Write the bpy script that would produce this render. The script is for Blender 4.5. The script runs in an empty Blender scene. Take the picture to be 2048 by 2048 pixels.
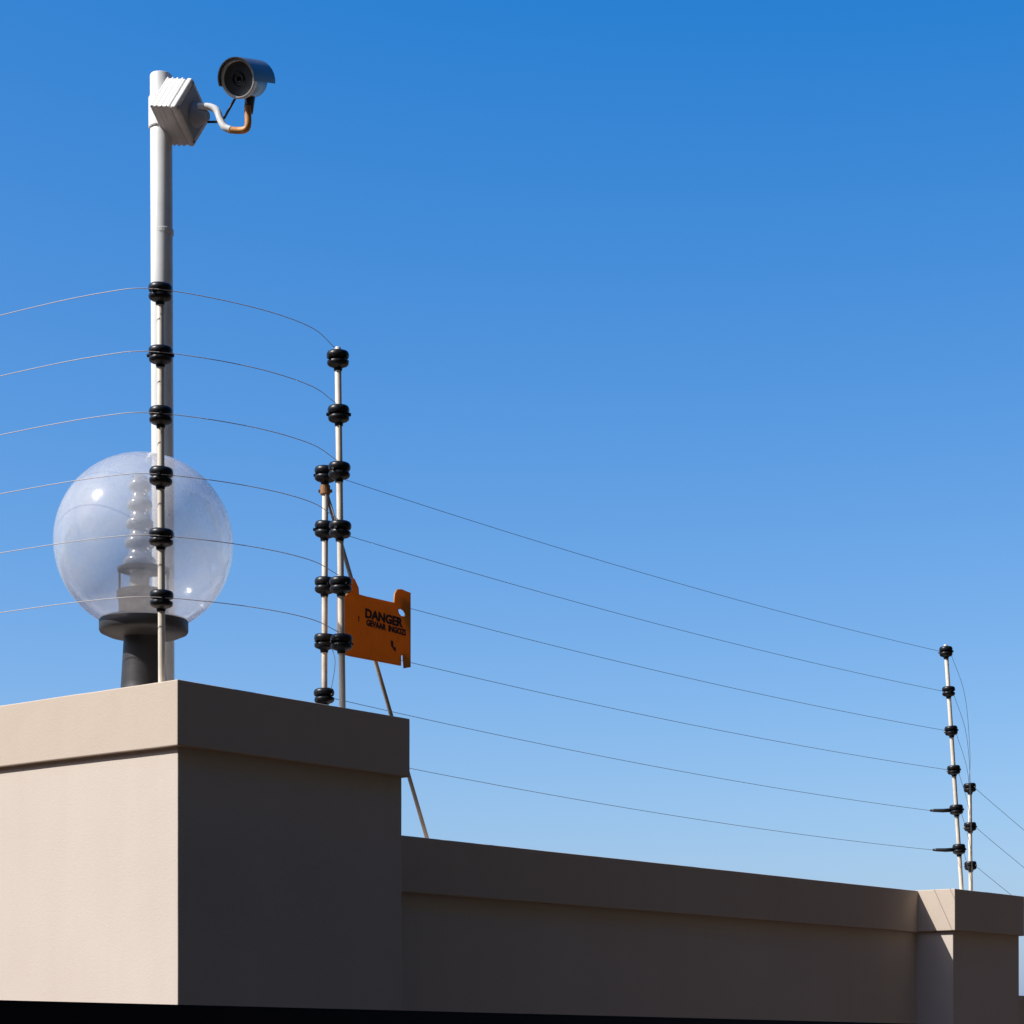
import bpy, bmesh, math, random
from mathutils import Vector, Matrix, noise
random.seed(7)
sc = bpy.context.scene
COL = sc.collection

# ------------------------------------------------------------------ camera
F = 4445.0          # focal length in pixels of the 2048 px photograph
HZ = 2080.0         # eye level in the photograph
EYE = 1.6
cam_d = bpy.data.cameras.new('camera')
cam = bpy.data.objects.new('camera', cam_d); COL.objects.link(cam)
cam.location = (0, 0, EYE); cam.rotation_euler = (math.radians(90), 0, 0)
cam_d.sensor_width = 36; cam_d.lens = 36*F/2048
cam_d.shift_y = (HZ-1024)/2048
cam_d.clip_start = 0.05; cam_d.clip_end = 4000
sc.camera = cam

# ------------------------------------------------------------------ light
LDIR = Vector((1.826, 0.674, -1.89)).normalized()      # the way sunlight travels
w = bpy.data.worlds.new('World'); sc.world = w; w.use_nodes = True
nt = w.node_tree; nt.nodes.clear()
out = nt.nodes.new('ShaderNodeOutputWorld'); bg = nt.nodes.new('ShaderNodeBackground')
sky = nt.nodes.new('ShaderNodeTexSky'); sky.sky_type = 'NISHITA'; sky.sun_disc = False
toS = -LDIR
sky.sun_elevation = math.asin(toS.z)
sky.sun_rotation = math.atan2(toS.x, toS.y)
sky.altitude = 500; sky.air_density = 1.0; sky.dust_density = 2.0; sky.ozone_density = 3.0
# the photograph's colour rendering of blue sky, one linear curve per channel over the whole dome
sp_ = nt.nodes.new('ShaderNodeSeparateColor'); cb_ = nt.nodes.new('ShaderNodeCombineColor')
nt.links.new(sky.outputs[0], sp_.inputs[0]); nt.links.new(cb_.outputs[0], bg.inputs[0])
for ch, (a_, b_) in enumerate(((.165, -.152), (.146, -.043), (.112, .278))):
    ma = nt.nodes.new('ShaderNodeMath'); ma.operation = 'MULTIPLY_ADD'; mm = nt.nodes.new('ShaderNodeMath'); mm.operation = 'MAXIMUM'
    ma.inputs[1].default_value = a_/.14; ma.inputs[2].default_value = b_/.14; mm.inputs[1].default_value = .02
    nt.links.new(sp_.outputs[ch], ma.inputs[0]); nt.links.new(ma.outputs[0], mm.inputs[0]); nt.links.new(mm.outputs[0], cb_.inputs[ch])
bg.inputs[1].default_value = 0.12
nt.links.new(bg.outputs[0], out.inputs[0])
sd = bpy.data.lights.new('sun', 'SUN'); sd.energy = 5.0; sd.angle = math.radians(0.5); sd.color = (1, .965, .92)
sun = bpy.data.objects.new('sun', sd); COL.objects.link(sun)
sun.rotation_euler = LDIR.to_track_quat('-Z', 'Y').to_euler()
sc.view_settings.view_transform = 'Standard'; sc.view_settings.look = 'None'
sc.view_settings.exposure = 0.22; sc.view_settings.gamma = 1
sc.cycles.max_bounces = 10; sc.cycles.transparent_max_bounces = 16

# ------------------------------------------------------------------ materials
def mat(name, col, rough=.6, metal=0, var=.0, vscale=20, bump=0, bscale=200, spec=.5, warm=None, col2=None):
    m = bpy.data.materials.new(name); m.use_nodes = True
    n = m.node_tree.nodes; l = m.node_tree.links; b = n['Principled BSDF']
    b.inputs['Roughness'].default_value = rough; b.inputs['Metallic'].default_value = metal
    b.inputs['Specular IOR Level'].default_value = spec
    b.inputs['Base Color'].default_value = (*col, 1)
    tc = n.new('ShaderNodeTexCoord')
    if var or col2:
        nz = n.new('ShaderNodeTexNoise'); nz.inputs['Scale'].default_value = vscale; nz.inputs['Detail'].default_value = 6
        nz.inputs['Roughness'].default_value = .65
        r = n.new('ShaderNodeValToRGB'); c2 = col2 or tuple(c*(1-var) for c in col)
        r.color_ramp.elements[0].position = .35; r.color_ramp.elements[1].position = .65
        r.color_ramp.elements[0].color = (*c2, 1); r.color_ramp.elements[1].color = (*col, 1)
        l.new(tc.outputs['Object'], nz.inputs['Vector']); l.new(nz.outputs['Fac'], r.inputs[0]); l.new(r.outputs[0], b.inputs['Base Color'])
    if bump:
        nb = n.new('ShaderNodeTexNoise'); nb.inputs['Scale'].default_value = bscale; nb.inputs['Detail'].default_value = 4
        bp = n.new('ShaderNodeBump'); bp.inputs['Strength'].default_value = bump; bp.inputs['Distance'].default_value = .002
        l.new(tc.outputs['Object'], nb.inputs['Vector']); l.new(nb.outputs['Fac'], bp.inputs['Height']); l.new(bp.outputs[0], b.inputs['Normal'])
    return m

M = {}
def facing(n, l, base, amount, power):
    """reflectance of a thin sheet: the same from either side"""
    lw = n.new('ShaderNodeLayerWeight'); lw.inputs['Blend'].default_value = .5
    p = n.new('ShaderNodeMath'); p.operation = 'POWER'; p.inputs[1].default_value = power
    m = n.new('ShaderNodeMath'); m.operation = 'MULTIPLY_ADD'; m.inputs[1].default_value = amount; m.inputs[2].default_value = base
    l.new(lw.outputs['Facing'], p.inputs[0]); l.new(p.outputs[0], m.inputs[0])
    return m
def stucco(name, col):
    """painted plaster: fine grain, cloudy tone, faint vertical weather runs"""
    m = mat(name, col, rough=.85, bump=.18, bscale=300, spec=.2)
    n = m.node_tree.nodes; l = m.node_tree.links; b = n['Principled BSDF']
    tc = n.new('ShaderNodeTexCoord')
    mp = n.new('ShaderNodeMapping'); mp.inputs['Scale'].default_value = (9, 9, .9)
    s1 = n.new('ShaderNodeTexNoise'); s1.inputs['Scale'].default_value = 1.6; s1.inputs['Detail'].default_value = 5
    s2 = n.new('ShaderNodeTexNoise'); s2.inputs['Scale'].default_value = 5; s2.inputs['Detail'].default_value = 7
    s3 = n.new('ShaderNodeTexNoise'); s3.inputs['Scale'].default_value = 140; s3.inputs['Detail'].default_value = 3
    l.new(tc.outputs['Object'], mp.inputs[0]); l.new(mp.outputs[0], s1.inputs['Vector'])
    l.new(tc.outputs['Object'], s2.inputs['Vector']); l.new(tc.outputs['Object'], s3.inputs['Vector'])
    a = n.new('ShaderNodeMath'); a.operation = 'ADD'; a2 = n.new('ShaderNodeMath'); a2.operation = 'ADD'
    l.new(s1.outputs['Fac'], a.inputs[0]); l.new(s2.outputs['Fac'], a.inputs[1])
    sc3 = n.new('ShaderNodeMath'); sc3.operation = 'MULTIPLY'; sc3.inputs[1].default_value = .35
    l.new(s3.outputs['Fac'], sc3.inputs[0]); l.new(a.outputs[0], a2.inputs[0]); l.new(sc3.outputs[0], a2.inputs[1])
    mr = n.new('ShaderNodeMapRange'); mr.inputs['From Min'].default_value = .80; mr.inputs['From Max'].default_value = 1.55
    l.new(a2.outputs[0], mr.inputs['Value'])
    mx = n.new('ShaderNodeMix'); mx.data_type = 'RGBA'
    mx.inputs[6].default_value = (*[c*.955*k for c, k in zip(col, (1, .99, .98))], 1)
    mx.inputs[7].default_value = (*[c*1.02 for c in col], 1)
    l.new(mr.outputs[0], mx.inputs[0]); l.new(mx.outputs[2], b.inputs['Base Color'])
    return m
M['wall'] = stucco('wall_plaster', (.605, .530, .462))
M['coping'] = stucco('coping_plaster', (.56, .472, .388))
M['pole'] = mat('white_pole_paint', (.78, .78, .76), rough=.35, var=.12, vscale=14, bump=.05)
M['box'] = mat('white_box_plastic', (.76, .75, .72), rough=.5, var=.1, vscale=40, bump=.05)
M['boxface'] = mat('grey_box_cover', (.30, .33, .38), rough=.5, var=.15, vscale=40)
M['rod'] = mat('cream_rod', (.78, .70, .58), rough=.45, var=.2, vscale=30)
M['rodgrey'] = mat('galvanised_rod', (.46, .38, .30), rough=.5, var=.35, vscale=30)
M['black'] = mat('black_plastic', (.008, .009, .012), rough=.38, spec=.35, var=.3, vscale=60)
M['lampblack'] = mat('lamp_black_plastic', (.035, .034, .036), rough=.5, var=.3, vscale=30, bump=.1, bscale=80)
M['wire'] = mat('fence_wire', (.20, .20, .21), rough=.45, metal=.3)
M['wire_lit'] = mat('sunlit_wire', (.52, .48, .47), rough=.5, metal=.0)  # paler copy of the fence wire, sunlit look put into its colour
M['camdark'] = mat('camera_housing', (.10, .11, .12), rough=.3, var=.3, vscale=50)
M['camring'] = mat('camera_front_ring', (.85, .85, .82), rough=.3)
M['camglass'] = mat('camera_lens_glass', (.004, .004, .006), rough=.06)
M['camled'] = mat('camera_emitter', (.12, .12, .14), rough=.2)
M['bronze'] = mat('rusty_bracket', (.88, .40, .11), rough=.45, var=.45, vscale=60)
M['sign'] = mat('orange_sign', (.60, .20, .012), rough=.45, var=.18, vscale=35)
def sign_mat():
    m = mat('orange_sign', (.66, .29, .012), rough=.45, var=.2, vscale=35)
    n = m.node_tree.nodes; l = m.node_tree.links
    tl = n.new('ShaderNodeBsdfTranslucent'); tl.inputs['Color'].default_value = (.82, .33, .004, 1)
    mx = n.new('ShaderNodeMixShader'); mx.inputs[0].default_value = .36
    l.new(n['Principled BSDF'].outputs[0], mx.inputs[1]); l.new(tl.outputs[0], mx.inputs[2])
    l.new(mx.outputs[0], n['Material Output'].inputs[0])
    return m
M['sign'] = sign_mat()
M['ink'] = mat('sign_print', (.015, .008, .006), rough=.5)
M['socket'] = mat('socket_metal', (.13, .095, .075), rough=.4, metal=.4, var=.3, vscale=60)
M['ceramic'] = mat('socket_ceramic', (.78, .74, .60), rough=.3)
M['bulb'] = mat('bulb_glass', (.92, .92, .90), rough=.08, spec=1)
M['screen'] = mat('black_screen_paint', (.004, .004, .004), rough=.8, spec=.1)
M['ground'] = mat('ground_warm_bounce', (.090, .048, .027), rough=.9, var=.35, vscale=2.5, bump=.5, bscale=60)  # unseen ground, tinted brown to bounce warm light into the shaded walls
M['leaf'] = mat('added_hedge_leaf', (.030, .036, .018), rough=.6, var=.4, vscale=3)
M['clampbrown'] = mat('rust_clamp', (.35, .17, .06), rough=.7, var=.4, vscale=90)

def globe_mat():
    m = bpy.data.materials.new('globe_acrylic'); m.use_nodes = True
    n = m.node_tree.nodes; l = m.node_tree.links; n.clear()
    o = n.new('ShaderNodeOutputMaterial')
    tc = n.new('ShaderNodeTexCoord'); nz = n.new('ShaderNodeTexNoise'); nz.inputs['Scale'].default_value = 6; nz.inputs['Detail'].default_value = 9; nz.inputs['Roughness'].default_value = .7
    l.new(tc.outputs['Object'], nz.inputs['Vector'])
    gl = n.new('ShaderNodeBsdfGlossy'); gl.inputs['Roughness'].default_value = .10; gl.inputs['Color'].default_value = (1, 1, 1, 1)
    rf = n.new('ShaderNodeBsdfRefraction'); rf.inputs['IOR'].default_value = 1.007; rf.inputs['Roughness'].default_value = .20
    rf.inputs['Color'].default_value = (.93, .92, .94, 1)
    tr = n.new('ShaderNodeBsdfTransparent'); tr.inputs['Color'].default_value = (.95, .95, .96, 1)
    di = n.new('ShaderNodeBsdfDiffuse'); di.inputs['Color'].default_value = (.95, .95, .93, 1)
    tl = n.new('ShaderNodeBsdfTranslucent'); tl.inputs['Color'].default_value = (.95, .95, .93, 1)
    fr = facing(n, l, .045, .55, 4.0)
    haze = n.new('ShaderNodeMixShader'); haze.inputs[0].default_value = .5
    l.new(di.outputs[0], haze.inputs[1]); l.new(tl.outputs[0], haze.inputs[2])
    thru = n.new('ShaderNodeMixShader'); thru.inputs[0].default_value = .60
    l.new(rf.outputs[0], thru.inputs[1]); l.new(tr.outputs[0], thru.inputs[2])
    mr = n.new('ShaderNodeMapRange'); mr.inputs['From Min'].default_value = .3; mr.inputs['From Max'].default_value = .7
    mr.inputs['To Min'].default_value = .17; mr.inputs['To Max'].default_value = .54
    l.new(nz.outputs['Fac'], mr.inputs['Value'])
    a = n.new('ShaderNodeMixShader'); l.new(mr.outputs[0], a.inputs[0]); l.new(thru.outputs[0], a.inputs[1]); l.new(haze.outputs[0], a.inputs[2])
    b = n.new('ShaderNodeMixShader'); l.new(fr.outputs[0], b.inputs[0]); l.new(a.outputs[0], b.inputs[1]); l.new(gl.outputs[0], b.inputs[2])
    bp = n.new('ShaderNodeBump'); bp.inputs['Strength'].default_value = .15; bp.inputs['Distance'].default_value = .004
    n2 = n.new('ShaderNodeTexNoise'); n2.inputs['Scale'].default_value = 40
    l.new(tc.outputs['Object'], n2.inputs['Vector']); l.new(n2.outputs['Fac'], bp.inputs['Height'])
    l.new(bp.outputs[0], gl.inputs['Normal'])
    l.new(b.outputs[0], o.inputs[0])
    return m
M['globe'] = globe_mat()
def clear_mat():
    m = bpy.data.materials.new('clear_ribbed_glass'); m.use_nodes = True
    n = m.node_tree.nodes; l = m.node_tree.links; n.clear()
    o = n.new('ShaderNodeOutputMaterial'); t = n.new('ShaderNodeBsdfTransparent'); t.inputs[0].default_value = (.8, .8, .8, 1)
    g = n.new('ShaderNodeBsdfGlossy'); g.inputs['Roughness'].default_value = .18; g.inputs['Color'].default_value = (1, 1, 1, 1)
    d = n.new('ShaderNodeBsdfDiffuse'); d.inputs['Color'].default_value = (.9, .9, .88, 1)
    a = n.new('ShaderNodeMixShader'); a.inputs[0].default_value = .38; b = n.new('ShaderNodeMixShader')
    f = facing(n, l, .12, .8, 2.5)
    l.new(t.outputs[0], a.inputs[1]); l.new(d.outputs[0], a.inputs[2]); l.new(f.outputs[0], b.inputs[0])
    l.new(a.outputs[0], b.inputs[1]); l.new(g.outputs[0], b.inputs[2]); l.new(b.outputs[0], o.inputs[0])
    return m
M['bulb'] = clear_mat()

# ------------------------------------------------------------------ helpers
U = Vector((.627, .779, 0)); V = Vector((-.779, .627, 0))
C0 = Vector((-.5636, 3.745, EYE))
def ST(s, t, z=0):                      # plan coordinates of the wall corner: s along the shaded side, t along the sunlit side
    return C0 + U*s + V*t + Vector((0, 0, z))
def PX(x, y, Y):                        # a measured direction at a distance Y
    return Vector(((x-1024)/F*Y, Y, EYE+(HZ-y)/F*Y))

def link(name, bm, m, parent=None, origin=None, smooth=False):
    me = bpy.data.meshes.new(name)
    if origin is not None: bmesh.ops.translate(bm, verts=bm.verts, vec=-Vector(origin))
    bmesh.ops.recalc_face_normals(bm, faces=bm.faces)
    bm.to_mesh(me); bm.free()
    for p in me.polygons: p.use_smooth = smooth
    me.materials.append(m)
    o = bpy.data.objects.new(name, me); COL.objects.link(o)
    if origin is not None: o.location = origin
    if parent is not None:
        o.parent = parent
        if origin is not None: o.location = Vector(origin) - parent.location
        else: o.location = -parent.location
    return o
def thing(name, loc, label, cat, group=None):
    o = bpy.data.objects.new(name, None); COL.objects.link(o); o.location = loc
    o.empty_display_size = .05
    o['label'] = label; o['category'] = cat
    if group: o['group'] = group
    return o
def tag(o, label, cat, group=None):
    o['label'] = label; o['category'] = cat
    if group: o['group'] = group
    return o
def box_st(s0, s1, t0, t1, z0, z1, bev=.003, wob=0):
    bm = bmesh.new(); vs = []
    for z in (z0, z1):
        for s, t in ((s0, t0), (s1, t0), (s1, t1), (s0, t1)):
            vs.append(bm.verts.new(ST(s, t, z)))
    for f in ((0, 1, 2, 3), (4, 5, 6, 7), (0, 1, 5, 4), (1, 2, 6, 5), (2, 3, 7, 6), (3, 0, 4, 7)):
        bm.faces.new([vs[i] for i in f])
    bmesh.ops.recalc_face_normals(bm, faces=bm.faces)
    if bev: bmesh.ops.bevel(bm, geom=bm.edges[:], offset=bev, segments=2, affect='EDGES', profile=.5)
    if wob:         # hand-floated plaster: cut the long faces up and let edges and faces wander a little
        for n_, lo, hi, base in ((U, s0, s1, U), (V, t0, t1, V), (Vector((0, 0, 1)), z0, z1, None)):
            if base is None:
                if hi-lo > .5: lo = max(lo, -.12)
            a_ = lo+.035
            while a_ < hi-.02:
                co = ST(0, 0, a_) if base is None else C0+n_*a_
                bmesh.ops.bisect_plane(bm, geom=bm.verts[:]+bm.edges[:]+bm.faces[:], plane_co=co, plane_no=n_, dist=1e-5)
                a_ += .045 if base is None else .06
        for v in bm.verts:
            c = v.co
            d_ = noise.noise_vector(c*5)*.6+noise.noise_vector(c*17)*.4+noise.noise_vector(c*45)*.25
            v.co = c+d_*wob
    return bm
def frames(pts):
    pts = [Vector(p) for p in pts]; out = []
    t0 = (pts[1]-pts[0]).normalized()
    n = t0.orthogonal().normalized()
    for i, p in enumerate(pts):
        t = ((pts[min(i+1, len(pts)-1)]-pts[max(i-1, 0)])).normalized()
        n = (n - t*n.dot(t)).normalized(); out.append((p, n, t.cross(n)))
    return out
def tube(bm, pts, r, seg=12, cap=True):
    rr = r if isinstance(r, (list, tuple)) else [r]*len(pts)
    rings = []
    for (p, a, b), q in zip(frames(pts), rr):
        rings.append([bm.verts.new(p + a*math.cos(k*2*math.pi/seg)*q + b*math.sin(k*2*math.pi/seg)*q) for k in range(seg)])
    for i in range(len(rings)-1):
        for k in range(seg):
            bm.faces.new((rings[i][k], rings[i][(k+1) % seg], rings[i+1][(k+1) % seg], rings[i+1][k]))
    if cap: bm.faces.new(rings[0]); bm.faces.new(rings[-1])
    return bm
def lathe(bm, prof, base, axis=Vector((0, 0, 1)), seg=28):
    """prof: (radius, height) along axis from base"""
    axis = Vector(axis).normalized(); a = axis.orthogonal().normalized(); b = axis.cross(a); rings = []
    for r, h in prof:
        c = Vector(base)+axis*h
        if r < 1e-6: rings.append([bm.verts.new(c)])
        else: rings.append([bm.verts.new(c + (a*math.cos(k*2*math.pi/seg)+b*math.sin(k*2*math.pi/seg))*r) for k in range(seg)])
    for i in range(len(rings)-1):
        A, B = rings[i], rings[i+1]
        for k in range(seg):
            k2 = (k+1) % seg
            if len(A) == 1 and len(B) == 1: continue
            if len(A) == 1: bm.faces.new((A[0], B[k], B[k2]))
            elif len(B) == 1: bm.faces.new((A[k], A[k2], B[0]))
            else: bm.faces.new((A[k], A[k2], B[k2], B[k]))
    for R in (rings[0], rings[-1]):
        if len(R) > 1: bm.faces.new(R)
    return bm
def catmull(pts, n=8):
    P = [Vector(p) for p in pts]; P = [P[0]*2-P[1]] + P + [P[-1]*2-P[-2]]; out = []
    for i in range(1, len(P)-2):
        for k in range(n):
            t = k/n; a, b, c, d = P[i-1], P[i], P[i+1], P[i+2]
            out.append(.5*((2*b)+(c-a)*t+(2*a-5*b+4*c-d)*t*t+(3*b-a-3*c+d)*t**3))
    out.append(P[-2]); return out
def sharp(o, ang=35):
    me = o.data
    for p in me.polygons: p.use_smooth = True
    me.set_sharp_from_angle(angle=math.radians(ang))
    return o

# ------------------------------------------------------------------ ground
g = bmesh.new()
vs = [g.verts.new(p) for p in ((-900, -900, 0), (900, -900, 0), (900, 900, 0), (-900, 900, 0))]; g.faces.new(vs)
o = link('ground', g, M['ground']); o['kind'] = 'structure'

# ------------------------------------------------------------------ walls
GZ = -EYE - .05
def wall(name, label, cat, s0, s1, t0, t1, top, ch=.111, ov=.011, ends=(1, 1)):
    th = thing(name, ST((s0+s1)/2, (t0+t1)/2, -EYE), label, cat)
    e0 = ov if ends[0] else 0; e1 = ov if ends[1] else 0
    link('wall_body', box_st(s0+e0, s1-e1, t0+ov, t1-ov, GZ, top-ch+.004, .0018, .0005), M['wall'], th)
    link('coping', box_st(s0, s1, t0, t1, top-ch, top, .0018, .0007), M['coping'], th)
    return th
wall('gate_pillar', 'tall square plastered pillar at the sunlit corner, carrying the globe lamp and the white pole', 'pillar', 0, .591, 0, .591, .608)
wall('boundary_wall', 'long low plastered wall in shade between the tall corner pillar and the far pier', 'wall', .575, 2.80, .11, .36, .401, ends=(0, 0))
wall('wall_pier', 'short plastered pier at the far right with a sunlit triangle on its left side', 'pier', 2.777, 3.190, 0, .41, .401+.0015)
wall('lower_wall', 'lowest plastered wall section stepping down beyond the far right pier', 'wall', 3.17, 3.75, .11, .36, .129, ends=(0, 1))
wall('side_wall', 'plastered wall running on from the sunlit side of the corner pillar, beyond the left edge', 'wall', .11, .36, .575, 3.2, .401, ends=(1, 1))

# ------------------------------------------------------------------ fence posts
ins_prof = [(.0075, -.021), (.0085, -.016), (.0105, -.0145), (.0165, -.0125), (.0195, -.010), (.0205, -.006), (.0195, -.003), (.0150, -.0012),
            (.0150, .0008), (.0195, .0025), (.0210, .006), (.0205, .011), (.0185, .0145), (.0165, .0155), (.0085, .0158)]
proto = {}
def insulator(parent, p, axis, k=1.0):
    if k not in proto:
        bm = bmesh.new(); lathe(bm, [(r*k, h*k) for r, h in ins_prof], (0, 0, 0), (0, 0, 1), 24)
        for i in range(2):      # the moulded wire lug on the groove
            a = i*math.pi + .5
            q = Vector((math.cos(a), math.sin(a), 0))
            tube(bm, [q*.014*k, q*.0235*k], [.0042*k, .0030*k], 8)
        me = bpy.data.meshes.new('insulator'); bmesh.ops.recalc_face_normals(bm, faces=bm.faces); bm.to_mesh(me); bm.free()
        for f in me.polygons: f.use_smooth = True
        me.set_sharp_from_angle(angle=math.radians(40)); me.materials.append(M['black']); proto[k] = me
    o = bpy.data.objects.new('insulator', proto[k]); COL.objects.link(o); o.parent = parent
    o.location = Vector(p)-parent.location
    o.scale = (random.uniform(.97, 1.03),)*2 + (random.uniform(.95, 1.05),)
    tl_ = Vector((random.uniform(-.07, .07), random.uniform(-.05, .05), 0))
    o.rotation_euler = ((axis+tl_).to_track_quat('Z', 'Y') @ __import__('mathutils').Quaternion((0, 0, 1), random.uniform(0, 6.28))).to_euler()
    return o
def post(base, top, levels, label, r=.0062, m='rod', k=1.0, group='electric fence posts standing on the walls'):
    base = Vector(base); top = Vector(top)
    th = thing('fence_post', base, label, 'fence post', group)
    ax = (top-base).normalized()
    bm = bmesh.new(); tube(bm, [base-ax*.004, base+(top-base)*.5, top-ax*.003, top], [r, r, r, r*.7], 14)
    sharp(link('rod', bm, M[m], th), 50)
    pts = []
    for z in levels:
        f = (EYE+z-base.z)/(top.z-base.z); p = base+(top-base)*f; pts.append(p)
        insulator(th, p, ax, k)
    return th, pts, ax

SP = .1046
YP1 = 3.812
z1 = [(HZ-y)/F*YP1 for y in (586, 711, 832.5, 954, 1076, 1199)]
b1 = ST(.03, .072, .607)
t1 = PX(320.5, 566, YP1-.0)
p1, i1, _ = post(b1, t1, z1, 'slim cream insulator rod right in front of the globe lamp', r=.0062)

YA = 4.11
bA = ST(.469, .06, .607); YA = bA.y
tA = PX(675.5, 694, YA)
zA = [(HZ-y)/F*YA for y in (719, 829, 942.5, 1060, 1171.5, 1286)]
pA, iA, _ = post(bA, tA, zA, 'tall cream rod at the right end of the pillar, just left of the orange sign', r=.0062)

YB = ST(.612, .25).y
bB = ST(.615, .248, .400)
tB = PX(650.5, 934, YB)
zB = [(HZ-y)/F*YB for y in (949.5, 1060, 1172, 1284, 1393, 1502)]
pB, iB, _ = post(bB, tB, zB, 'shorter cream rod with a brown clamp below its top, close beside the tall rod', r=.0062)
# clamp + brace belong to post B
ax = (tB-bB).normalized(); pc = bB+(tB-bB)*((PX(651, 978, YB).z-bB.z)/(tB.z-bB.z))
bm = bmesh.new(); lathe(bm, [(.0085, -.012), (.010, -.010), (.010, .006), (.0085, .008)], pc, ax, 16)
tube(bm, [pc-Vector((.013, 0, .004)), pc+Vector((.014, .0, -.004))], .0035, 8)
link('clamp', bm, M['clampbrown'], pB)
foot = ST(.876, .20, .400)
d = (foot-pc).normalized()
bm = bmesh.new(); tube(bm, [pc+d*.006, (pc+foot)/2, foot], .0042, 12)
link('brace', bm, M['rodgrey'], pB, smooth=True)

bC = ST(2.893, .04, .401); YC = bC.y
tC = PX(1891, 1289, YC)
zC = [(HZ-y)/F*YC for y in (1304, 1383.5, 1462, 1540.5, 1620, 1699)]
pC, iC, _ = post(bC, tC, zC, 'leaning rod with six insulators on the far pier, two black spikes pointing left', r=.0056, k=.86)
for q in iC[4:6]:
    bm = bmesh.new()
    e = q + Vector((-(50)/F*YC, .02, .0006))
    tube(bm, [q+Vector((-.012, .003, 0)), q+(e-q)*.5-Vector((0, 0, .001)), q+(e-q)*.85, e], [.0056, .0054, .0046, .0026], 10)
    link('strain_insulator', bm, M['black'], pC, smooth=True)
bD = ST(3.2, .168, .128); YD = bD.y
zD = [(HZ-y)/F*YD for y in (1576, 1654, 1732, 1810, 1888, 1966)]
tD = PX(1939.5, 1567, YD)
bD = bD.copy()
pD, iD, _ = post(bD, tD, zD, 'shorter rod just right of the leaning rod at the far pier', r=.0056, k=.86)

# posts beyond the frame that carry the wires on
bF = ST(.20, 1.28, .401); zF = [z+.01 for z in z1]
pF, iF, _ = post(bF, bF+Vector((0, 0, zF[0]-.401+.03)), zF, 'rod on the side wall beyond the left edge')
bE = ST(4.2, -.2, -EYE); zE = [.0-.1*k for k in range(3)]
pE, iE, _ = post(bE, bE+Vector((0, 0, EYE+.03)), zE, 'rod beyond the right edge, past the lowest wall')

# ------------------------------------------------------------------ wires
def wire(pts, label, group, r=.0006, m='wire', name='fence_wire'):
    o0 = Vector(pts[0]); bm = bmesh.new(); tube(bm, pts, r, 6)
    o = link(name, bm, M[m], origin=o0, smooth=True)
    return tag(o, label, 'wire', group)
ordn = ['topmost', 'second from the top', 'third from the top', 'fourth from the top', 'fifth from the top', 'lowest']
plan = [(-1.30, 4.20), (-.905, 3.93), (-.704, 3.812)]
planR = [(-.458, 3.875), (-.363, 3.985)]
for k in range(6):
    q = iF[k]; a = [q+Vector((.01, -.018, 0))]
    z = z1[k]+EYE
    for (x, y) in plan: a.append(Vector((x, y, z)))
    c = i1[k] + Vector((0, -.019, 0)); a.append(c)
    for (x, y) in planR: a.append(Vector((x, y, z-.002*(k == 0))))
    e = iA[k] + Vector((-.004, -.008, .0185)); a.append(e)
    wire(catmull(a, 10), ordn[k]+' wire curving past the globe lamp', 'wires curving round the corner post', m='wire_lit', r=.0007)
for k in range(6):
    a = iB[k]+Vector((.012, -.014, -.004)); b = iC[k]+Vector((-.014, -.006, 0))
    if k >= 4: b = iC[k] + Vector((-50/F*YC, .02, .0006))
    pts = []
    for j in range(25):
        f = j/24; pts.append(a.lerp(b, f)-Vector((0, 0, .018*4*f*(1-f))))
    wire(pts, ordn[k]+' long wire above the low wall', 'long straight wires above the low wall')
for k in range(6):
    a = iC[k]+Vector((.013, .006, 0)); b = iD[k]+Vector((-.004, -.010, .010))
    m_ = a.lerp(b, .45)+Vector((.016, 0, .05)); m2 = a.lerp(b, .85)+Vector((.010, 0, .035))
    wire(catmull([a, m_, m2, b], 8), ordn[k]+' looping jumper wire at the far pier', 'jumper wires at the far pier', r=.0006)
for k in range(3):
    a = iD[k]+Vector((.013, -.006, 0)); b = iE[k]
    m_ = a.lerp(b, .4)+Vector((0, 0, .03)) 
    wire(catmull([a, m_, b], 10), ordn[k]+' steep wire leaving the right edge', 'wires dropping away at the right edge', r=.0006)
# thin jumper between the paired rods
wire(catmull([iB[3]+Vector((.012, -.01, -.005)), iB[3]+Vector((.022, -.015, -.04)), iB[4]+Vector((.016, -.012, .02)), iB[4]+Vector((.01, -.01, 0))], 8),
     'short vertical jumper between the two lowest insulators of the shorter rod', None, r=.0007)

# ------------------------------------------------------------------ warning sign
fs = lambda x, t: ((x-1024)/F*(C0.y+V.y*t) - C0.x - V.x*t)/(U.x-(x-1024)/F*U.y)
TS = .15
def SG(x, y):
    s = fs(x, TS); Y = ST(s, TS).y; return s, (HZ-y)/F*Y
outline = [(676, 1188), (690, 1192), (697, 1186), (697, 1163), (701, 1156), (708, 1158), (716, 1176), (717, 1190),
           (788, 1206), (789, 1188), (794, 1179), (803, 1179), (812, 1183), (820, 1186), (820, 1334), (808, 1336), (806, 1310), (801, 1310), (801, 1331),
           (700, 1312), (676, 1306)]
hole = [(795, 1219), (801, 1217), (807, 1221), (811, 1228), (809, 1234), (801, 1232), (797, 1227)]
thk = .0022
sg0 = ST(*SG(748, 1260)[:1], TS, SG(748, 1260)[1])
sign = thing('warning_sign', sg0, 'small orange warning sign with black lettering wired to the fence beside the paired rods', 'sign')
cu = bpy.data.curves.new('sign_outline', 'CURVE'); cu.dimensions = '2D'; cu.fill_mode = 'BOTH'; cu.extrude = thk/2; cu.bevel_depth = .0006; cu.bevel_resolution = 1
def sgl(x, y):
    s, z = SG(x, y); s0, z0 = SG(748, 1260); return (s-s0, z-z0)
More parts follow.
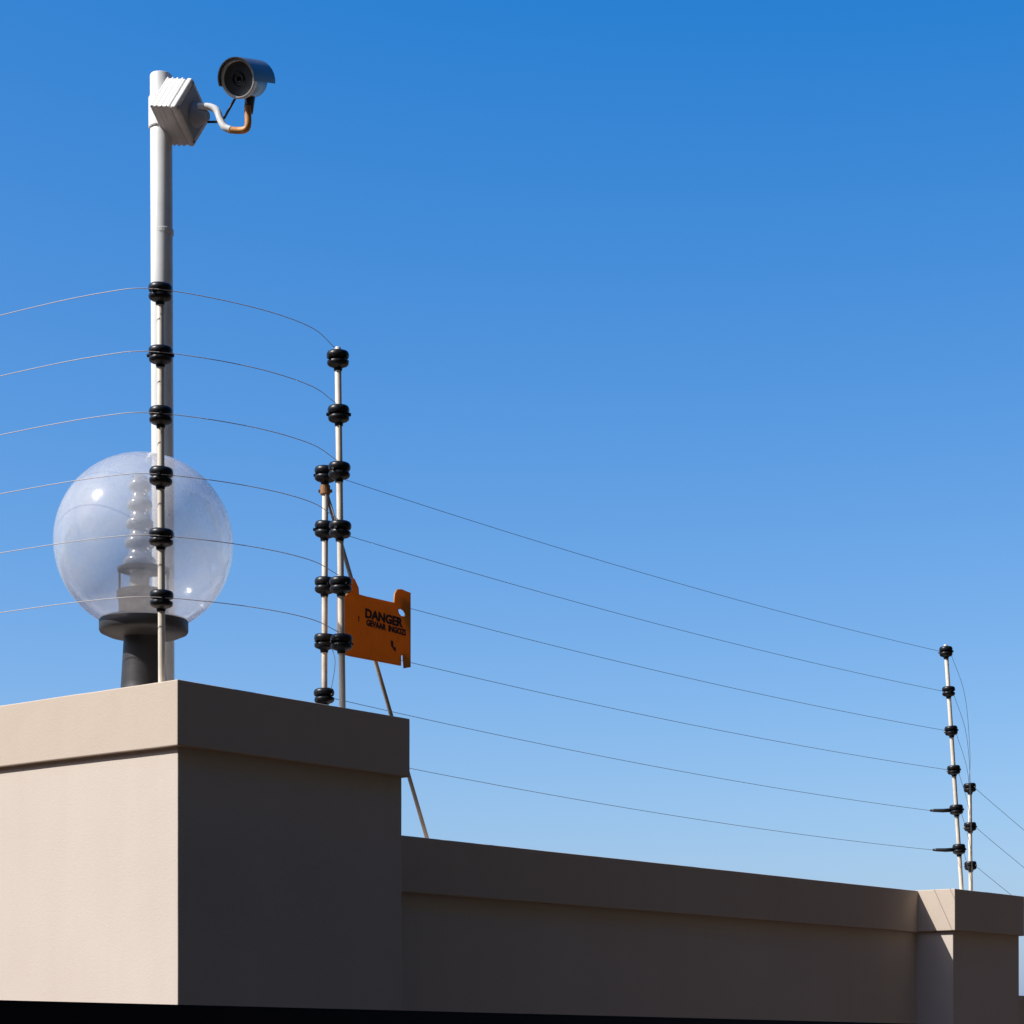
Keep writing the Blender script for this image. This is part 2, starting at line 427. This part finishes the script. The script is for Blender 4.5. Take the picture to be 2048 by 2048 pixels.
for ring in (outline, hole):
    sp = cu.splines.new('POLY'); sp.points.add(len(ring)-1); sp.use_cyclic_u = True
    for i, (x, y) in enumerate(ring):
        a, b = sgl(x, y); sp.points[i].co = (a, b, 0, 1)
tmp = bpy.data.objects.new('tmp', cu); COL.objects.link(tmp)
bpy.context.view_layer.update()
me = bpy.data.meshes.new_from_object(tmp.evaluated_get(bpy.context.evaluated_depsgraph_get()))
bpy.data.objects.remove(tmp)
N = -V
R = Matrix((( U.x, 0, N.x, 0), (U.y, 0, N.y, 0), (0, 1, 0, 0), (0, 0, 0, 1)))
plate = bpy.data.objects.new('plate', me); COL.objects.link(plate); me.materials.clear(); me.materials.append(M['sign'])
plate.parent = sign; plate.matrix_basis = R
def txt(s, px, py, size, ang=0, sx=1.0, bold=.0006):
    c = bpy.data.curves.new('t', 'FONT'); c.body = s; c.size = size; c.align_x = 'CENTER'; c.align_y = 'CENTER'; c.offset = bold; c.extrude = .0003; c.resolution_u = 3
    t = bpy.data.objects.new('t', c); COL.objects.link(t); bpy.context.view_layer.update()
    m_ = bpy.data.meshes.new_from_object(t.evaluated_get(bpy.context.evaluated_depsgraph_get())); bpy.data.objects.remove(t)
    ob = bpy.data.objects.new('lettering', m_); COL.objects.link(ob); m_.materials.clear(); m_.materials.append(M['ink'])
    a, b = sgl(px, py)
    ob.parent = sign; ob.matrix_basis = R @ Matrix.Translation((a, b, thk/2+.0009)) @ Matrix.Rotation(ang, 4, 'Z') @ Matrix.Diagonal((sx, 1, 1, 1))
    return ob
txt('DANGER', 766, 1237, .0240, -.035, 1.12, .0012)
txt('!', 716, 1238, .0150, -.035, 1, .0006)
txt('GEVAAR  INGOZI', 771, 1256, .0160, -.035, .92, .0009)
bm = bmesh.new()      # lightning stroke
pts = [(780, 1281), (785, 1283), (785, 1293), (790, 1296), (790, 1304), (786, 1300), (784, 1296), (781, 1293)]
va = [bm.verts.new(Vector((*sgl(x, y), .0))) for x, y in pts]; vb = [bm.verts.new(Vector((*sgl(x, y), .0005))) for x, y in pts]
bm.faces.new(va); bm.faces.new(vb)
for i in range(len(pts)): bm.faces.new((va[i], va[(i+1) % len(pts)], vb[(i+1) % len(pts)], vb[i]))
bo = link('lightning_mark', bm, M['ink']); bo.parent = sign; bo.matrix_basis = R @ Matrix.Translation((0, 0, thk/2+.0006))

# ------------------------------------------------------------------ white pole, box and camera
bP = ST(.355, .425, .606)
tP = PX(322, 150, bP.y)
pole = thing('camera_pole', bP, 'tall white round pole behind the globe lamp, carrying the box and security camera', 'pole')
bm = bmesh.new(); axp = (tP-bP).normalized()
tube(bm, [bP, bP.lerp(tP, .33), bP.lerp(tP, .66), tP-axp*.002, tP], [.0212, .0212, .0212, .0212, .0200], 32)
sharp(link('shaft', bm, M['pole'], pole), 50)
bm = bmesh.new(); lathe(bm, [(.034, 0), (.034, .006), (.024, .008), (.0225, .02)], bP+Vector((0, 0, .002)), axp, 28)
link('base_flange', bm, M['pole'], pole)
bm = bmesh.new(); lathe(bm, [(.0212, -.005), (.0217, -.004), (.0217, .004), (.0212, .005)], PX(325, 465, bP.y), axp, 28)
link('joint_band', bm, M['pole'], pole)

K = bP.y/F
v0 = PX(351, 213, bP.y-.020-68*K)
e1 = Vector((-54.7, 24.3, 12.2))*K; e2 = Vector((29.3, 31.2, 69.1))*K; e3 = Vector((25.0, 79.6, -46.6))*K
# perspective keeps the small box's true size: orthonormalise
n1 = e1.normalized(); n2 = (e2-n1*e2.dot(n1)).normalized(); n3 = n1.cross(n2); n3 *= (1 if n3.dot(e3) > 0 else -1)
e1, e2, e3 = n1*e1.length, n2*e2.length, n3*e3.length
jb = thing('junction_box', v0+(e1+e2+e3)/2, 'tilted white box clamped near the top of the white pole', 'box')
def obox(o, a, b, c, bev):
    bm = bmesh.new(); vs = [bm.verts.new(o+a*i+b*j+c*k) for k in (0, 1) for (i, j) in ((0, 0), (1, 0), (1, 1), (0, 1))]
    for f in ((0, 1, 2, 3), (4, 5, 6, 7), (0, 1, 5, 4), (1, 2, 6, 5), (2, 3, 7, 6), (3, 0, 4, 7)): bm.faces.new([vs[i] for i in f])
    bmesh.ops.recalc_face_normals(bm, faces=bm.faces)
    if bev: bmesh.ops.bevel(bm, geom=bm.edges[:], offset=bev, segments=3, affect='EDGES', profile=.5)
    return bm
link('case', obox(v0+e1*.24, e1*.76, e2, e3, .004), M['box'], jb)
link('lid', obox(v0-e2*.012-e3*.012, e1*.215, e2*1.024, e3*1.024, .004), M['box'], jb)
for f_ in (.36, .55, .74, .93):
    link('rib', obox(v0+e1*f_-e2*.005-e3*.005, e1*.06, e2*1.01, e3*1.01, .0004), M['box'], jb)
link('cover_plate', obox(v0-n1*.0015+e2*.1+e3*.1, n1*.002, e2*.8, e3*.8, .0006), M['boxface'], jb)
for a, b in ((.07, .07), (.93, .07), (.07, .93), (.93, .93)):
    bm = bmesh.new(); lathe(bm, [(.0035, 0), (.0035, .0015), (.002, .002)], v0+e2*a+e3*b, -n1, 12)
    link('screw', bm, M['boxface'], jb)
bm = bmesh.new()
pm = v0+e1+(e2+e3)/2
lathe(bm, [(.0235, -.03), (.0245, -.028), (.0245, .028), (.0235, .03)], Vector((bP.x+(tP.x-bP.x)*.9, bP.y, pm.z)), axp, 28)
link('clamp_ring', bm, M['box'], jb)

yk = v0.y+.045
scm = thing('security_camera', PX(400, 238, yk), 'dark bullet security camera on a white curved arm reaching right from the white pole', 'security camera')
mc = v0+e2*.50+e3*.56
bm = bmesh.new(); lathe(bm, [(.0235, 0), (.0235, .004), (.021, .008), (.014, .018), (.010, .026), (.008, .030)], mc, -n1, 28)
sharp(link('mounting_cone', bm, M['boxface'], scm), 40)
y1, y2 = mc.y-.016, mc.y-.052
def arm(pts): return catmull([PX(x, y, Y) for x, y, Y in pts], 8)
full = [(396, 213, y1), (420, 214, y1-.004), (434, 222, y1-.008), (441, 240, y1-.012), (449, 254, y1-.016), (462, 260, y1-.02)]
bm = bmesh.new(); tube(bm, arm(full), .0068, 14); link('arm', bm, M['pole'], scm, smooth=True)
low = [(460, 260, y1-.0195), (480, 261, y1-.024), (492, 258, y1-.028), (496, 248, y1-.03), (496, 230, y1-.03), (495, 212, y1-.03)]
bm = bmesh.new(); tube(bm, arm(low), .0064, 14); link('arm_elbow', bm, M['bronze'], scm, smooth=True)
yc = y1-.03
bm = bmesh.new(); tube(bm, [PX(497, 225, yc+.006), PX(499, 205, yc+.008), PX(501, 188, yc+.012)], [.0085, .0095, .010], 14); link('swivel', bm, M['camdark'], scm, smooth=True)
# housing
axc = Vector((-.30, -.88, -.33)).normalized()
fc = PX(476, 157.5, yc-.048)
bm = bmesh.new(); lathe(bm, [(.0, -.084), (.018, -.083), (.0255, -.077), (.030, -.068), (.032, -.03), (.0335, -.012), (.0335, -.004)], fc, axc, 36)
sharp(link('housing', bm, M['camdark'], scm), 40)
bm = bmesh.new(); lathe(bm, [(.0335, -.010), (.0352, -.009), (.0352, .000), (.0335, .0012), (.0308, .0010), (.0302, -.006), (.0298, -.010)], fc, axc, 40)
sharp(link('front_ring', bm, M['camring'], scm), 40)
bm = bmesh.new(); lathe(bm, [(.0, -.008), (.029, -.008), (.030, -.0095)], fc, axc, 36); link('front_glass', bm, M['camglass'], scm, smooth=True)
bm = bmesh.new(); lathe(bm, [(.013, -.0075), (.013, -.003), (.010, -.002), (.0095, -.0045), (0, -.0035)], fc-axc*.0, axc, 28); link('lens', bm, M['camglass'], scm, smooth=True)
A = axc.orthogonal().normalized(); B = axc.cross(A)
for k in range(14):
    a = k*2*math.pi/14; bm = bmesh.new(); lathe(bm, [(.0028, -.0075), (.0026, -.0055), (0, -.0045)], fc+(A*math.cos(a)+B*math.sin(a))*.0212, axc, 10)
    link('led', bm, M['camled'], scm, smooth=True)
# sun hood over the housing, open below, sweeping back
upv = (Vector((0, 0, 1))-axc*axc.z).normalized(); rt = axc.cross(upv)
bm = bmesh.new(); prev = None
for j, (h, rad) in enumerate(((.010, .0375), (.0, .0378), (-.05, .0378), (-.088, .0378))):
    ring = []
    for sgn in (0, 1):
        rr = rad - sgn*.0018
        ring.append([bm.verts.new(fc+axc*(h-.0*abs(math.sin(th)))+(upv*math.cos(th)+rt*math.sin(th))*rr) for th in [math.radians(-104+i*13) for i in range(17)]])
    if prev:
        for sgn in (0, 1):
            for i in range(16): bm.faces.new((prev[sgn][i], prev[sgn][i+1], ring[sgn][i+1], ring[sgn][i]))
        for i in (0, 16): bm.faces.new((prev[0][i], ring[0][i], ring[1][i], prev[1][i]))
    else: first = ring
    prev = ring
for rg in (first, prev):
    for i in range(16): bm.faces.new((rg[0][i], rg[0][i+1], rg[1][i+1], rg[1][i]))
sharp(link('sun_hood', bm, M['camdark'], scm), 40)
bm = bmesh.new(); tube(bm, catmull([PX(470, 197, yc-.01), PX(464, 208, yc-.005), PX(455, 224, yc), PX(448, 236, y1-.012), PX(436, 243, y1-.002), PX(415, 244, y1+.0)], 8), .0024, 8)
link('cable', bm, M['black'], scm, smooth=True)

# ------------------------------------------------------------------ globe lamp
LB = ST(.2, .3, .6085); YL = LB.y; kp = YL/F
lx = PX(287.5, 1087, YL)
LB = Vector((lx.x, YL, EYE+.6085))
R0 = 178*kp
lamp = thing('globe_lamp', LB, 'clear round globe lamp on a black neck on top of the corner pillar', 'lamp')
def lz(y): return (HZ-y)*kp + EYE - LB.z         # height above the base of a picture row
bm = bmesh.new(); lathe(bm, [(.060, 0), (.060, .008), (.050, .012), (47*kp, .02), (45*kp, lz(1365)), (40.5*kp, lz(1290)), (39*kp, lz(1262))], LB, seg=40)
sharp(link('neck', bm, M['lampblack'], lamp), 40)
bm = bmesh.new(); lathe(bm, [(36*kp, lz(1276)), (70*kp, lz(1273)), (86*kp, lz(1266)), (88.5*kp, lz(1262)), (88.5*kp, lz(1243)), (86*kp, lz(1239)), (80*kp, lz(1237)), (74*kp, lz(1239)), (30*kp, lz(1240))], LB, seg=48)
sharp(link('collar', bm, M['lampblack'], lamp), 40)
cz = lz(1087)
cut = math.asin(78*kp/R0)
def sph(r, n=40):
    a0 = -(math.pi/2-cut)
    return [(r*math.cos(a0+(math.pi/2-a0)*i/n), cz+r*math.sin(a0+(math.pi/2-a0)*i/n)) for i in range(n+1)]
po = sph(R0); pi_ = sph(R0-.0028)
po[-1] = (0, po[-1][1]); pi_[-1] = (0, pi_[-1][1])
bm = bmesh.new(); lathe(bm, po, LB, seg=72)
bmesh.ops.delete(bm, geom=[f for f in bm.faces if len(f.verts) > 4], context='FACES')
gb = link('globe', bm, M['globe'], lamp, smooth=True)
bm = bmesh.new(); lathe(bm, [(50*kp, lz(1242)), (50*kp, lz(1200)), (54*kp, lz(1196)), (54*kp, lz(1184)), (48*kp, lz(1181)), (30*kp, lz(1180))], LB, seg=36)
sharp(link('gear_housing', bm, M['socket'], lamp), 40)
bm = bmesh.new(); lathe(bm, [(19*kp, lz(1181)), (20*kp, lz(1178)), (20*kp, lz(1150)), (17*kp, lz(1146)), (15*kp, lz(1146))], LB-Vector((8*kp, 0, 0)), seg=28)
sharp(link('lamp_socket', bm, M['ceramic'], lamp), 40)
bm = bmesh.new(); lathe(bm, [(46*kp, lz(1143)), (52*kp, lz(1143)), (52*kp, lz(1137)), (46*kp, lz(1137)), (46*kp, lz(1143))], LB, seg=36)
link('support_ring', bm, M['socket'], lamp)
for a in (0.3, 1.87, 3.44, 5.0):
    bm = bmesh.new(); q = LB+Vector((math.cos(a)*48*kp, math.sin(a)*48*kp, 0)); tube(bm, [q+Vector((0, 0, lz(1184))), q+Vector((0, 0, lz(1137)))], 2.2*kp, 8)
    link('support_leg', bm, M['socket'], lamp)
# ribbed bulb sleeve: a stack of rounded glass rings
prof = [(12*kp, lz(1148))]
for i in range(5):
    y = 1124-i*38; r = (31-2.4*i)*kp
    prof += [(r*.76, lz(y+18)), (r*.78, lz(y+10)), (r*.96, lz(y+8)), (r*1.04, lz(y+3)), (r*1.03, lz(y-4)), (r*.93, lz(y-8)), (r*.78, lz(y-11)), (r*.74, lz(y-18))]
prof.append((0, lz(952)))
bm = bmesh.new(); lathe(bm, prof, LB-Vector((8*kp, 0, 0)), seg=36)
link('bulb', bm, M['bulb'], lamp, smooth=True)

# ------------------------------------------------------------------ near black screen whose top edge crosses the foot of the view
ZS = 80/F*1.6
qa = Vector((-1024/F*1.6, 1.6)); qb = Vector(((1850-1024)/F*4.0, 4.0)); dd = (qb-qa).normalized(); nn = Vector((-dd.y, dd.x))
scr = thing('black_screen', (qa.x, qa.y, 0), 'black screen fence in the near foreground, its top edge along the bottom of the view', 'fence')
def obx(a, b, off0, off1, z0, z1, bev=.002):
    P0, P1 = qa+dd*a, qa+dd*b; bm = bmesh.new(); vs = []
    for z in (z0, z1):
        for p in (P0+nn*off0, P1+nn*off0, P1+nn*off1, P0+nn*off1): vs.append(bm.verts.new((p.x, p.y, z)))
    for f in ((0, 1, 2, 3), (4, 5, 6, 7), (0, 1, 5, 4), (1, 2, 6, 5), (2, 3, 7, 6), (3, 0, 4, 7)): bm.faces.new([vs[i] for i in f])
    bmesh.ops.recalc_face_normals(bm, faces=bm.faces); bmesh.ops.bevel(bm, geom=bm.edges[:], offset=bev, segments=2, affect='EDGES'); return bm
link('top_rail', obx(-1.5, 2.95, 0, .05, EYE+ZS-.05, EYE+ZS), M['screen'], scr)
for i in range(3):
    a = -1.5+i*1.483
    link('panel', obx(a+.03, a+1.453, .015, .035, .05, EYE+ZS-.0495), M['screen'], scr)
for i in range(4):
    a = -1.5+i*1.483
    link('post', obx(a-.028 if i else a, a+.028 if i < 3 else a+.0, .004, .046, 0, EYE+ZS-.0495), M['screen'], scr)

# ------------------------------------------------------------------ dark conifer hedges added outside the view to block sky light: a tall one across the road, a lower one to the left
def hedge(axis_u, a0, a1, d0, d1, HT, n, label):
    hd = bmesh.new(); rnd = random.Random(n)
    def HP(a, d, z): return (ST(a, -d, 0) if axis_u else ST(-d, a, 0))+Vector((0, 0, z-EYE))
    vs = []
    for z in (.3, HT-.6):
        for a, d in ((a0, d0), (a1, d0), (a1, d1), (a0, d1)): vs.append(hd.verts.new(HP(a, d, z)))
    for f in ((0, 1, 2, 3), (4, 5, 6, 7), (0, 1, 5, 4), (1, 2, 6, 5), (2, 3, 7, 6), (3, 0, 4, 7)): hd.faces.new([vs[i] for i in f])
    for i in range(n):
        a = rnd.uniform(a0-.4, a1+.4); u_ = rnd.random()
        if u_ < .62: z = rnd.uniform(0, HT); d = d0+rnd.gauss(0, .14)-.25*math.sin(a*2.1)**2
        elif u_ < .85: z = HT-.6+rnd.expovariate(2.5)*abs(math.sin(a*1.7)); d = rnd.uniform(d0-.1, d1+.1)
        else: z = rnd.uniform(0, HT); d = d1+rnd.gauss(0, .15)
        p = HP(a, d, z); q = rnd.uniform(.10, .24)
        x = Vector((rnd.gauss(0, 1), rnd.gauss(0, 1), rnd.gauss(0, 1))).normalized(); y = x.orthogonal().normalized()
        hd.faces.new([hd.verts.new(p+x*q), hd.verts.new(p+y*q*.5), hd.verts.new(p-x*q), hd.verts.new(p-y*q*.5)])
    me = bpy.data.meshes.new('added_shade_hedge'); hd.to_mesh(me); hd.free(); me.materials.append(M['leaf'])
    ho = bpy.data.objects.new('added_shade_hedge', me); COL.objects.link(ho); ho['kind'] = 'stuff'
    ho['label'] = label; ho['category'] = 'hedge'
hedge(True, -28, 36, 7.6, 9.6, 19.0, 30000, 'tall dark hedge added out of view across the road to deepen the shade on the wall')
hedge(False, -7.4, 26, 9.0, 10.6, 6.4, 12000, 'lower dark hedge added out of view to the left to cut low sky light')
